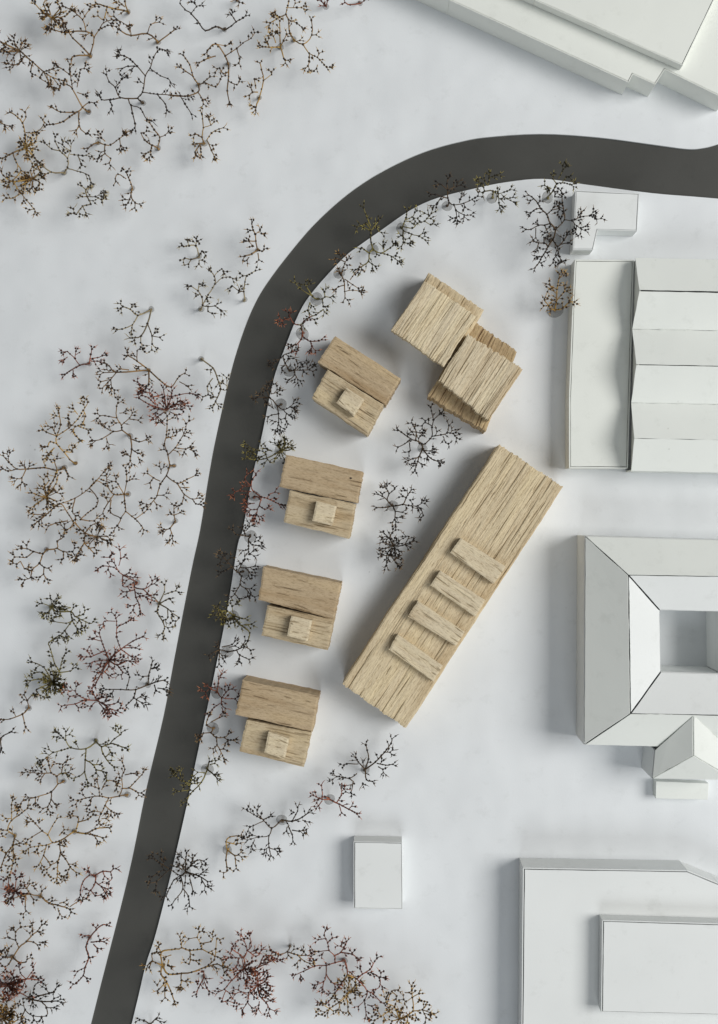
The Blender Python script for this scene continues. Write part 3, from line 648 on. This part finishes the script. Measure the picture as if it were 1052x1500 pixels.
d|L|twig tree with an oval loop, right side of the bottom left thicket|1|45,1464 57,1459 72,1455 79,1453 86,1442;57,1459 49,1454 51,1444 59,1436;72,1455 65,1445;45,1464 61,1467 76,1467 89,1466;61,1467 68,1476 68,1488 49,1488 37,1479 34,1463 45,1464;76,1467 82,1459;68,1476 84,1476;49,1488 50,1499;61,1488 61,1495;37,1479 31,1492 32,1501;47,1465 49,1473
o|L|ochre brown twig bush at the very bottom left corner|3|4,1492 17,1480 25,1467;4,1492 15,1488 23,1484;4,1492 11,1476 8,1467;4,1492 19,1497 30,1492;4,1492 0,1480;17,1480 21,1474
r|L|thin upright red twig tree alone near the road's lower left edge|0|131,1374 141,1362 150,1355 161,1355;141,1362 140,1354;131,1370 120,1372;133,1380 146,1379 157,1380;146,1379 148,1374;137,1383 146,1393;131,1374 126,1387 130,1402 125,1417 122,1429 112,1440 103,1443;130,1402 135,1405;125,1417 110,1425;122,1429 131,1436
o|B|ochre twig tree with hooked loops right of the road's lower end|1|238,1415 236,1395 252,1391 266,1388 263,1368;266,1388 278,1392 295,1390 294,1382 289,1373 294,1361;289,1373 272,1376;294,1382 309,1379 314,1368;278,1392 279,1406 277,1412 268,1408;279,1406 292,1408;236,1395 230,1383;238,1415 223,1408 213,1418;223,1408 223,1397 231,1395;223,1408 217,1421;238,1415 247,1427 266,1426 281,1424 301,1417 318,1412 331,1420;266,1426 266,1436 277,1438;266,1436 264,1447;301,1417 314,1406 316,1390 318,1375 326,1379;295,1390 311,1398 327,1406;238,1415 236,1427 244,1438 252,1456 257,1471;244,1438 233,1449 228,1455;231,1445 230,1438;244,1438 242,1451 242,1466;247,1406 246,1414 252,1417;251,1399 239,1403
r|B|small red twig tree between the hooked ochre tree and the red pair|1|299,1432 291,1447 286,1461;299,1438 303,1447 309,1456;299,1432 305,1436;290,1443 289,1438;299,1432 298,1423 292,1423
r|B|dark red twig tree, upper one of the red pair by the bottom edge|2|357,1419 340,1436 329,1449 316,1454;340,1436 325,1436;340,1436 331,1423 336,1418;331,1451 325,1467 338,1465;357,1419 357,1403 340,1390 344,1382;357,1403 340,1403 336,1400;357,1403 362,1392 357,1375 351,1365;362,1392 368,1386 365,1366;349,1403 349,1414;362,1392 375,1401 386,1388;357,1419 377,1418 386,1401 401,1399;377,1418 397,1408 410,1403;329,1449 340,1458
b|B|slim twig tree with a round ochre end bridging two red ones|1|425,1385 421,1394 408,1398 390,1401;408,1398 392,1390;421,1394 436,1399 448,1399 442,1390;421,1394 424,1404;436,1399 446,1408 458,1413;448,1399 460,1402;438,1406 433,1415
r|B|red twig tree, lower one of the red pair by the bottom edge|2|378,1443 364,1454 353,1453 340,1458;378,1443 377,1419;353,1453 346,1447;364,1454 363,1467 355,1480 356,1486;357,1471 346,1471;363,1469 372,1480;378,1443 380,1458 390,1469 397,1482;390,1467 401,1465;380,1467 378,1482;378,1443 388,1438 395,1427;388,1438 399,1447;378,1438 390,1432;386,1419 386,1427 378,1436;381,1425 392,1423
r|B|widest dark red twig tree by the bottom edge, under the small white block|1|505,1407 491,1410 478,1414 461,1415 445,1423 429,1429;461,1415 458,1406;440,1427 442,1435;491,1410 490,1400 482,1392 480,1381 475,1370 478,1359;482,1392 467,1394 457,1394;474,1395 469,1402;480,1381 490,1371;476,1375 462,1377;490,1400 499,1395 506,1384 509,1375;499,1395 516,1398 526,1406;516,1398 516,1392;501,1388 497,1382;505,1407 509,1428 496,1446 488,1459 478,1470 465,1470;478,1414 478,1427 474,1438 457,1445;478,1427 485,1438 493,1443;474,1438 472,1454;509,1428 523,1434 538,1452 534,1465 522,1478;523,1434 531,1427 542,1420 549,1408 555,1400;531,1427 526,1415;542,1424 556,1432 556,1445 547,1452;556,1432 561,1429;538,1452 547,1456 558,1468 567,1471;534,1465 537,1491;538,1472 549,1475
o|B|ochre centred twig bush tucked under the widest dark red tree|2|512,1453 508,1459 497,1468 483,1477 472,1486 462,1485;497,1468 488,1459;497,1470 499,1484;508,1461 510,1475 510,1486;483,1477 469,1470;483,1477 492,1484;483,1477 478,1488
o|B|brown and ochre twig tree farthest right along the bottom edge|2|585,1493 578,1475 567,1470 565,1459;578,1475 570,1481 558,1489 545,1497;558,1489 551,1477;558,1489 545,1486;567,1470 574,1452 588,1450;574,1452 581,1459 579,1468;585,1493 605,1481 604,1461 603,1440;604,1461 618,1453;604,1461 595,1467 588,1461;593,1468 593,1475;605,1481 619,1479 626,1468 613,1465;619,1479 640,1487;619,1479 626,1495;608,1484 611,1495;593,1454 604,1454;585,1493 570,1497;597,1491 597,1500
d|B|twig tips cut by the bottom edge beside the road|0|220,1501 211,1495 200,1493;220,1501 228,1493 233,1489;228,1493 239,1499
g|S|olive topped twig tree leaning over the road, fourth along the bend from the right|1|546,365 541,371 540,383 529,391 517,397;529,391 531,399;540,383 554,393;541,371 530,363 525,367;546,365 558,371 572,363 579,357;561,365 562,355;558,371 568,373 579,379 586,385;574,377 584,373;546,365 543,350 543,338 536,327 532,331;543,338 554,324 556,319;543,338 552,331;543,331 536,313 531,300;543,338 524,329;554,338 563,343
b|S|twig tree at the bend's inner edge, left of the olive topped one|1|497,400 500,403 504,412 505,427 506,441;505,427 517,425 531,427;505,409 517,417 529,425;513,410 520,400 529,392;504,418 496,420 489,427;500,403 495,395;500,403 505,386 511,377;505,386 512,391;506,384 492,378 488,384;500,377 499,371
g|S|twig tree on the bend above the first house, ochre tip over the road|1|464,438 472,438 476,435 488,436;476,435 475,423;472,438 474,449 481,450;474,453 463,461 449,467 441,477;456,466 465,470;474,454 477,461;464,438 458,434 449,420 444,413;449,420 454,413;458,434 440,423 430,411;454,443 450,459;454,443 458,452
r|S|reddish stemmed twig tree at the kerb just up left of the first house|1|443,489 441,477 431,474 424,463 424,457;441,477 448,468;424,469 417,468 411,471;443,489 441,497 434,505 422,507;437,504 437,513 431,518;443,489 446,495 455,500 467,499 476,496;455,500 457,507 465,517;457,507 455,515
d|S|dark twig tree at the kerb directly left of the first house|1|424,544 418,532 415,521 427,516 429,511;418,532 424,525 434,525;415,521 405,530 397,533;417,534 413,539 415,547;424,544 431,542 436,537 437,528;431,542 444,542 458,541;444,542 447,549;450,541 452,535;431,542 432,549 424,556 419,559;432,549 439,560
d|S|dark twig tree at the kerb below left of the first house|1|411,593 406,594 396,583 377,582 372,586;382,579 379,573;396,583 388,568;396,583 387,584 391,591;397,577 406,575 413,569;405,575 408,579;397,577 397,563;406,594 415,600 425,596 433,588;425,596 432,598;415,600 420,606 431,613;424,608 430,606;420,606 418,613 424,625;406,594 408,606 408,619 406,632;408,620 413,629;408,606 398,608 389,613;408,612 415,617;401,599 396,593;406,617 399,619
g|S|olive twig tree at the kerb by the second house's upper corner|2|411,660 417,650 417,641;411,660 424,659 431,653;411,660 403,665 391,671 375,674;391,671 389,665 382,658;399,661 392,658 387,655;392,671 392,677;375,674 363,672 358,669;380,660 370,657 359,650;382,655 384,649;375,674 368,664;391,665 379,671
r|S|red brown twig tree at the kerb directly left of the second house|1|373,727 383,728 372,720 368,712 370,702 375,696 375,690;368,712 359,702 364,691;368,712 351,713;368,720 352,719 340,721;383,728 392,730 404,736 412,739 418,742;392,730 394,725 407,719;383,728 380,741 377,746 376,754 372,758;376,754 382,759;380,741 388,746 396,742;377,746 363,747;373,737 362,738;367,720 357,727
d|S|small dark twig tree at the kerb below the second house|1|367,786 360,785 357,773;360,778 368,768;360,785 346,783 338,773;367,786 364,791 370,798 384,800;372,795 377,790;364,791 364,804 352,808;364,804 365,812 369,811;360,782 356,781
d|S|dark twig tree at the kerb left of the third house's upper corner|1|357,837 348,838 340,830 333,822 320,809;333,822 341,814;340,830 332,835 320,840;328,818 320,821;348,838 354,826 357,821 362,816;354,826 349,825;352,831 360,832 372,830 378,827;360,832 368,841;348,838 354,844 352,856 360,862 373,862;360,862 367,871 377,877;367,871 364,877;352,856 344,870 336,877;344,870 348,875 354,880
g|S|olive twig tree over the kerb left of the third house|2|342,902 333,895 322,895 318,884;333,897 316,904;322,895 314,893;333,906 329,908;342,902 355,906 364,906;342,902 349,913 358,919 366,927 363,939 358,947;358,915 373,914;325,897 327,904
d|S|dark twig tree at the kerb below the third house|1|333,955 347,952 358,947 371,955;347,952 351,959 369,968;351,959 350,970;353,948 362,935;333,955 322,952 311,957 303,963;322,952 318,941;322,952 321,966 321,977;325,948 340,944 347,936;336,948 349,945
r|S|reddish twig tree at the kerb left of the fourth house's upper half|1|318,1014 320,1001 321,990;321,994 327,990;318,1012 307,1010 298,1016;311,1010 301,1003;318,1012 325,1022 349,1024;325,1022 331,1014 338,1007;331,1014 327,1007;325,1022 325,1032 333,1041;325,1036 328,1047;325,1029 314,1036 305,1047
b|S|brown twig tree at the kerb left of the fourth house's lower half|0|312,1067 309,1073 298,1074 289,1080;298,1074 292,1087;309,1073 317,1080 329,1080 338,1072;329,1080 334,1084 347,1084;334,1084 333,1090;317,1080 318,1091 309,1100;318,1091 322,1098 330,1115;322,1098 332,1096;312,1067 303,1062 304,1054 307,1045;309,1058 322,1051 329,1047
g|S|olive twig tree at the kerb below left of the fourth house|1|304,1127 306,1117 309,1113;308,1120 319,1117;304,1127 314,1135 321,1144;314,1135 319,1134;304,1127 295,1146 279,1163 272,1177;300,1132 285,1131;296,1137 286,1142;294,1146 281,1148 267,1144 256,1135;279,1157 265,1159 255,1159;274,1150 265,1137 263,1126;267,1146 250,1126
d|S|lowest kerb twig tree, very dark, half over the road|2|272,1277 265,1283 249,1273 234,1264 223,1256;249,1273 230,1291 215,1294;234,1277 219,1287;238,1260 234,1251;265,1283 255,1289 246,1306 242,1317;265,1283 268,1302 257,1317 249,1329;268,1302 276,1313 278,1332;272,1277 291,1283 308,1294;291,1283 301,1275;295,1287 303,1302;272,1277 272,1260 274,1245;272,1260 263,1253;276,1272 289,1260 303,1262;282,1260 282,1253;278,1287 284,1310;230,1291 227,1308
o|M|small ochre twig tree, lower left end of the diagonal row|1|333,1245 331,1233 337,1226 354,1224;333,1245 344,1253 354,1251;333,1245 331,1260 333,1275 324,1281;344,1253 346,1268 346,1277;331,1233 346,1237 350,1233
d|M|dark twig tree in the diagonal row next to the small ochre one|1|413,1201 398,1213 386,1201 377,1192 377,1182;386,1201 363,1188 360,1182;386,1203 362,1213;386,1201 398,1195;398,1213 394,1224 379,1226 358,1232;379,1226 365,1222;373,1230 367,1243;394,1224 394,1241 407,1245;394,1241 398,1258;394,1241 384,1247;413,1201 428,1203 443,1197 455,1188;428,1203 436,1188 436,1178;432,1190 426,1190;443,1201 451,1205;422,1209 428,1222 430,1237;428,1216 443,1218;421,1211 419,1222
r|M|dark red low twig tree, second from the top of the diagonal row|1|483,1171 472,1171 455,1163;472,1171 472,1157 470,1146;472,1173 464,1184;483,1171 497,1178 516,1188 527,1194;497,1180 502,1195;512,1184 519,1178;493,1176 500,1165 500,1150;483,1171 476,1167 462,1173
d|M|dark twig tree at the top right of the diagonal row, below the long block|1|535,1127 550,1116 563,1102 573,1089 575,1078;563,1102 576,1102;552,1118 565,1121 580,1119;554,1123 565,1129;535,1127 540,1112 538,1099 535,1087;535,1127 525,1116 519,1106;525,1119 508,1119 500,1123;523,1133 512,1140 489,1137;512,1140 498,1138;535,1127 537,1142 550,1146;517,1146 514,1161 502,1159;514,1161 517,1165;531,1146 533,1152;512,1140 519,1148 500,1152
d|M|wide dark twig tree in front of the stepped double block|1|619,657 618,650 609,645 602,643 588,633 579,628;609,645 610,633 605,622 600,616;610,633 598,632;610,633 619,635;602,643 593,650 579,657;600,648 601,660 596,665;618,650 623,650 633,639 633,626 635,615 632,602 630,592;635,615 644,607 651,605;644,607 647,601;633,624 623,619 615,627;623,619 623,612;633,639 646,637 655,634 659,619;655,634 664,635 672,645;664,635 672,632;649,639 653,648 661,652;619,657 614,669 605,672 594,676;614,669 612,676 608,688 608,693;610,682 601,683;612,676 621,682;619,657 627,668 636,674 646,676;627,668 625,674;621,660 634,661
d|M|dark twig tree right of the second house, middle of three|1|575,741 567,732 570,723 564,712;570,723 578,717 579,711;567,732 560,727 550,722;560,727 560,719;575,741 565,743 547,744;575,741 590,739 595,729 605,714;595,729 586,725;595,719 590,717;590,739 603,741 612,741 621,734;612,741 617,747 620,755 614,761;603,741 607,747;599,732 605,734;575,741 579,749 578,766;579,749 594,751;579,757 585,761
d|M|small compact dark twig tree left of the long block's middle|2|576,800 570,788 560,779;570,788 577,777;570,788 563,793;576,800 590,799 610,790;593,798 599,786 590,786;593,798 599,801;576,800 565,803 556,804;565,805 557,810;576,803 571,813 554,814;571,813 567,824 565,833;573,814 580,824 584,828;582,805 588,811
g|S|twig tree inside the bend, third from the right with olive stem|1|589,335 591,338 590,345 591,355 586,365;590,345 583,345;591,355 602,358;591,338 603,343 614,346 627,354;614,346 623,339;603,343 598,353;589,335 595,319 597,305;591,332 604,334 612,327 622,324 629,316 635,309;629,316 625,311;622,324 631,329 638,326;595,322 604,318 610,307;604,318 610,322;595,324 605,325
d|S|dark twig tree inside the bend, second from the right, tip over the road|1|655,302 658,297 656,290 656,278 655,269 658,257;656,278 646,270 639,270;656,278 669,273 680,270;669,273 671,263;655,290 647,288 638,285 627,285;647,288 641,297 638,303;658,297 665,300 679,298 692,292 704,285;673,297 674,292 678,285;680,298 682,308;692,293 699,297;665,300 668,308 669,318 664,322;669,318 672,328;668,308 680,315 694,315;680,316 680,321
g|S|twig tree at the top of the bend on a large round glue dot|1|721,290 722,280 710,280 704,285;710,280 707,269 702,268;715,272 717,261 716,253;717,261 725,257 733,256;715,272 708,261;722,280 730,284 743,280 751,276;730,284 728,277;730,284 731,297 733,309;731,299 739,304;735,285 743,291 756,288;743,291 757,298;733,291 738,292
g|E|olive twig tree at the road edge by the L shaped white block|1|802,289 810,280 816,269 827,268 835,270 842,272;816,269 810,262 811,254;818,262 824,251 827,244;824,267 830,259 838,260;808,276 802,274 794,269;802,283 802,276
d|E|tall dark twig tree reaching over the L shaped white block|1|810,351 814,336 806,327 801,314 793,306 788,298 779,288 770,284;788,298 794,291;793,306 786,306 774,314;782,291 773,296;801,314 808,308 814,300;808,308 819,305 821,310;806,327 798,330 789,330 778,336 766,336;789,330 786,327;806,327 808,333;798,330 802,340 794,342;785,334 785,353;814,336 827,322 826,310 824,297 823,283 820,275;824,297 816,300;823,289 813,288 814,280;823,284 829,285;827,322 838,323 850,318 864,316 872,320 878,323;850,318 853,308;864,316 870,313;838,323 845,331 851,334 862,330;845,331 842,345;851,334 854,340;810,351 803,361 799,369 794,376 790,384 781,396;794,376 782,376;799,369 806,372;803,361 797,356 789,356 778,352;789,356 786,368;797,356 797,348 803,349;810,351 817,361 826,352 833,340;820,358 832,356 838,355;826,352 824,346;817,361 818,371 822,381 830,384;818,371 811,380 810,389;813,374 816,372;811,380 817,388;790,384 797,387
o|E|small fan shaped twig tree at the corner of the sawtooth building|1|813,454 806,452 804,448 792,448;804,448 798,440 797,435;798,440 806,435;813,454 815,443 816,424 819,408 822,404;816,424 806,418 803,414;818,419 824,416;815,441 826,428 835,425;826,428 829,419;813,454 824,452 834,443 846,442;834,443 835,436;819,446 813,444;824,452 827,448
"""
def make_tree(style, group, label, den, polys, seed):
    rnd = random.Random(seed)
    foot = polys[0][0]
    ext = max(math.hypot(x - foot[0], y - foot[1]) for p in polys for x, y in p)
    zc = {'L': 32, 'S': 36, 'M': 34, 'B': 32, 'E': 46}[group] + rnd.uniform(-5, 6) + (6 if den >= 2 else 0)
    F = at(foot[0], foot[1], 0)
    t = root('twig_tree', F, label, 'tree', GROUPS[group])
    def zz(x, y):
        d = math.hypot(x - foot[0], y - foot[1])
        return zc * (0.55 + 0.45 * (1 - math.exp(-d / 16))) + d * 0.06 + mnoise.noise(Vector((x / 17.0, y / 17.0, seed * 0.37))) * (7 + 3 * den)
    W = lambda x, y, dz=0.0: at(x, y, max(1.0, zz(x, y) + dz)) - F
    br, bd, th = Geo(), Geo(), Geo()
    def bud(x, y, r=None, dz=0.0):
        bd.bud(W(x, y, dz), (r or rnd.uniform(1.45, 2.1)) * 0.98 * S, rnd)
    def seg(x0, y0, x1, y1, r0, r1, dz0=0.0, dz1=0.0):
        mx = (x0 + x1) / 2 + rnd.uniform(-.5, .5); my = (y0 + y1) / 2 + rnd.uniform(-.5, .5)
        br.tube([W(x0, y0, dz0), W(mx, my, (dz0 + dz1) / 2), W(x1, y1, dz1)], [r0 * S, (r0 + r1) / 2 * S, r1 * S])
    def spike(x, y, a, L, dz=0.0):
        x1, y1 = x + math.cos(a) * L, y + math.sin(a) * L
        th.tube([W(x, y, dz), W((x + x1) / 2 + rnd.uniform(-.4, .4), (y + y1) / 2 + rnd.uniform(-.4, .4), dz + .4), W(x1, y1, dz + rnd.uniform(-2, 3))], [0.62 * S, 0.45 * S, 0.14 * S])
    def spray(x, y, a, L, lev, dz=0.0):
        n = 2 if rnd.random() < 0.78 else 3
        sp = rnd.uniform(0.45, 0.85)
        for k in range(n):
            aa = a + (k - (n - 1) / 2) * 2 * sp / (n - 1) + rnd.uniform(-.22, .22)
            l = L * rnd.uniform(0.65, 1.2)
            x1, y1 = x + math.cos(aa) * l, y + math.sin(aa) * l
            d1 = dz + rnd.uniform(-1.5, 2.5)
            seg(x, y, x1, y1, 0.57, 0.48, dz, d1)
            if rnd.random() < 0.93: bud(x1, y1, rnd.uniform(1.35, 1.95), d1)
            if lev > 1 and rnd.random() < 0.7: spray(x1, y1, aa, L * 0.85, lev - 1, d1)
            else:
                if rnd.random() < 0.9: spike(x1, y1, aa + rnd.uniform(-.3, .3), rnd.uniform(3.5, 7), d1)
                if rnd.random() < 0.6: spike(x1, y1, aa + rnd.choice((-1, 1)) * rnd.uniform(.7, 1.2), rnd.uniform(3, 5.5), d1)
    # trunk from the ground up
    top = W(*foot)
    lean = Vector((rnd.uniform(-1, 1), rnd.uniform(-1, 1), 0)) * 2 * S
    tr = Geo()
    rt = (1.05 + 0.009 * ext + (0.8 if den >= 2 and style == 'g' else 0)) * S
    tr.tube([Vector((lean.x, lean.y, 0.2 * S)) * 1.0, lean * 1.4 + top * 0.4, lean * 0.6 + top * 0.8, top], [rt * 1.5, rt * 1.1, rt, rt * 0.95], 6)
    starts = {p[0] for p in polys}
    ends_used = set()
    allpts = [q for p in polys for q in p]
    trimmed = []
    for p in polys:       # the traced tips include the last little fork, so stop the stem short of them
        p = list(p)
        if allpts.count(p[-1]) == 1:
            (x0, y0), (x1, y1) = p[-2], p[-1]
            l = math.hypot(x1 - x0, y1 - y0); k = max(0.35, 1 - 4.5 / max(l, 1))
            p[-1] = (x0 + (x1 - x0) * k, y0 + (y1 - y0) * k)
            trimmed.append((p, True))
        else: trimmed.append((p, False))
    for p, tip in trimmed:
        pts = catmull(p, 3)
        d0 = math.hypot(p[0][0] - foot[0], p[0][1] - foot[1]) / (ext + 1)
        n = len(pts)
        rads = [max(0.48, 1.0 - 0.40 * (d0 + (1 - d0) * i / n)) * (1.0 + 0.0025 * ext) * S for i in range(n)]
        if d0 > 0.05: rads = [r * 0.86 for r in rads]
        wob = [(x + rnd.uniform(-.35, .35), y + rnd.uniform(-.35, .35)) if 0 < i < n - 1 else (x, y) for i, (x, y) in enumerate(pts)]
        br.tube([W(x, y) for x, y in wob], rads)
        for i in range(1, len(p)):
            x, y = p[i]
            bud(x, y)
            a = math.atan2(y - p[i - 1][1], x - p[i - 1][0])
            L = math.hypot(y - p[i - 1][1], x - p[i - 1][0])
            if L > 7:   # nodes along the branch
                m = int(L / 6.5)
                for k in range(1, m + 1):
                    u = k / (m + 1)
                    bx, by = p[i - 1][0] + (x - p[i - 1][0]) * u, p[i - 1][1] + (y - p[i - 1][1]) * u
                    far = math.hypot(bx - foot[0], by - foot[1]) / (ext + 1)
                    if rnd.random() < 0.30 + 0.25 * far: bud(bx, by, rnd.uniform(1.3, 1.8))
                    if rnd.random() < (0.15 + 0.29 * far) * (0.6 + 0.48 * den):
                        sa = a + rnd.choice((-1, 1)) * rnd.uniform(0.6, 1.2); l = rnd.uniform(4, 7)
                        ex, ey = bx + math.cos(sa) * l, by + math.sin(sa) * l
                        seg(bx, by, ex, ey, 0.62, 0.52); bud(ex, ey, rnd.uniform(1.3, 2.0), 0)
                        if rnd.random() < 0.3: spray(ex, ey, sa, rnd.uniform(4, 5.5), 1)
                        else: spike(ex, ey, sa + rnd.uniform(-.5, .5), rnd.uniform(3, 6))
        e = p[-1]
        if tip:
            a = math.atan2(e[1] - p[-2][1], e[0] - p[-2][0])
            spray(e[0], e[1], a, rnd.uniform(4.2, 6.0), 1 if (den == 0 or rnd.random() < 0.66) else 2)
    if den >= 2:          # crowded bushes carry extra short twigs near the knot
        for _ in range(11 * (den - 1)):
            a = rnd.uniform(0, 2 * math.pi); r = rnd.uniform(0.1, 0.5) * min(ext, 34)
            x, y = foot[0] + math.cos(a) * r, foot[1] + math.sin(a) * r
            dz = rnd.uniform(-6, 8)
            seg(foot[0] + math.cos(a) * r * .3, foot[1] + math.sin(a) * r * .3, x, y, 0.8, 0.6, 0, dz)
            bud(x, y, None, dz); spray(x, y, a + rnd.uniform(-.5, .5), 5.5, 1 + (rnd.random() < .4), dz)
    tm, bm_ = STY[style]
    link('trunk', mesh('trunk', tr.v, tr.f, True), tm, t)
    link('branches', mesh('branches', br.v, br.f, True), tm, t)
    link('thorns', mesh('thorns', th.v, th.f, True), THORN[style], t)
    b = link('buds', mesh('buds', bd.v, bd.f, True), bm_, t); b['kind'] = 'stuff'
    # dried drop of glue round the foot
    R = {'L': rnd.uniform(3, 5), 'B': rnd.uniform(3, 5), 'S': rnd.uniform(7.5, 9.5), 'M': rnd.uniform(6.5, 9), 'E': rnd.uniform(8, 12)}[group]
    gv, gf = [], []
    K = 22
    wob = [1 + 0.06 * math.sin(2 * k * 2 * math.pi / K + seed) + rnd.uniform(-.03, .03) for k in range(K)]
    for rr, z in ((1.0, 0.08), (0.93, 0.55), (0.6, 0.9)):
        gv += [Vector((math.cos(2 * math.pi * k / K) * R * rr * wob[k], math.sin(2 * math.pi * k / K) * R * rr * wob[k], z)) * S for k in range(K)]
    for r_ in range(2):
        gf += [(r_ * K + k, r_ * K + (k + 1) % K, (r_ + 1) * K + (k + 1) % K, (r_ + 1) * K + k) for k in range(K)]
    gf += [tuple(range(2 * K, 3 * K)), tuple(range(K - 1, -1, -1))]
    link('glue_dot', mesh('glue_dot', gv, gf, True), M['glue'], t)
    return t

for k_, line in enumerate(TREES.strip().split('\n')):
    st, gr, lab, de, ps = line.split('|')
    P = [[tuple(float(c) for c in q.split(',')) for q in p.split()] for p in ps.split(';')]
    make_tree(st, gr, lab, int(de), P, 1000 + k_ * 17)

# ------------------------------------------------------------------ torn paper burrs along some card joints
def burr(parent, a, b, n=70, r=0.55, spread=0.7):
    g = Geo(); A, B = at(*a), at(*b); off = parent.matrix_basis.translation
    rn = random.Random(int(a[0] * 7 + a[1]))
    d = (B - A).normalized(); side = Vector((-d.y, d.x, 0))
    pts, rad = [], []
    for i in range(n + 1):
        w = mnoise.noise(Vector((i * 0.21, a[1], 0.3)))
        pts.append(A.lerp(B, i / n) + side * rn.uniform(-.3, .3) * spread * S + Vector((0, 0, rn.uniform(-.1, .25) * S)) - off)
        rad.append(max(0.05, r * (0.35 + 1.6 * w) * rn.uniform(0.6, 1.4)) * S)
    g.tube(pts, rad, 5)
    link('paper_burr', mesh('paper_burr', g.v, g.f, True), M['card'], parent)
rt_ = {o.name: o for o in C.objects if o.parent is None}
ch, sb = rt_['courtyard_house'], rt_['sawtooth_building']
burr(ch, (872, 788.5, EZ + 0.6), (1120, 796, EZ + 0.6), 90, 0.8)
burr(ch, (922, 845, GZ - 0.3), (924.5, 1040, GZ - 0.3), 60, 0.5)
burr(ch, (859.5, 800, EZ + 0.5), (858, 1080, EZ + 0.5), 80, 0.55)
burr(ch, (930, 1046, GZ), (985, 1046.5, GZ), 22, 0.7)
burr(sb, (930, 482.5, VZ + 0.6), (1100, 485, VZ + 0.6), 60, 0.5)
burr(sb, (928, 590.5, VZ + 0.6), (1100, 593, VZ + 0.6), 60, 0.6)
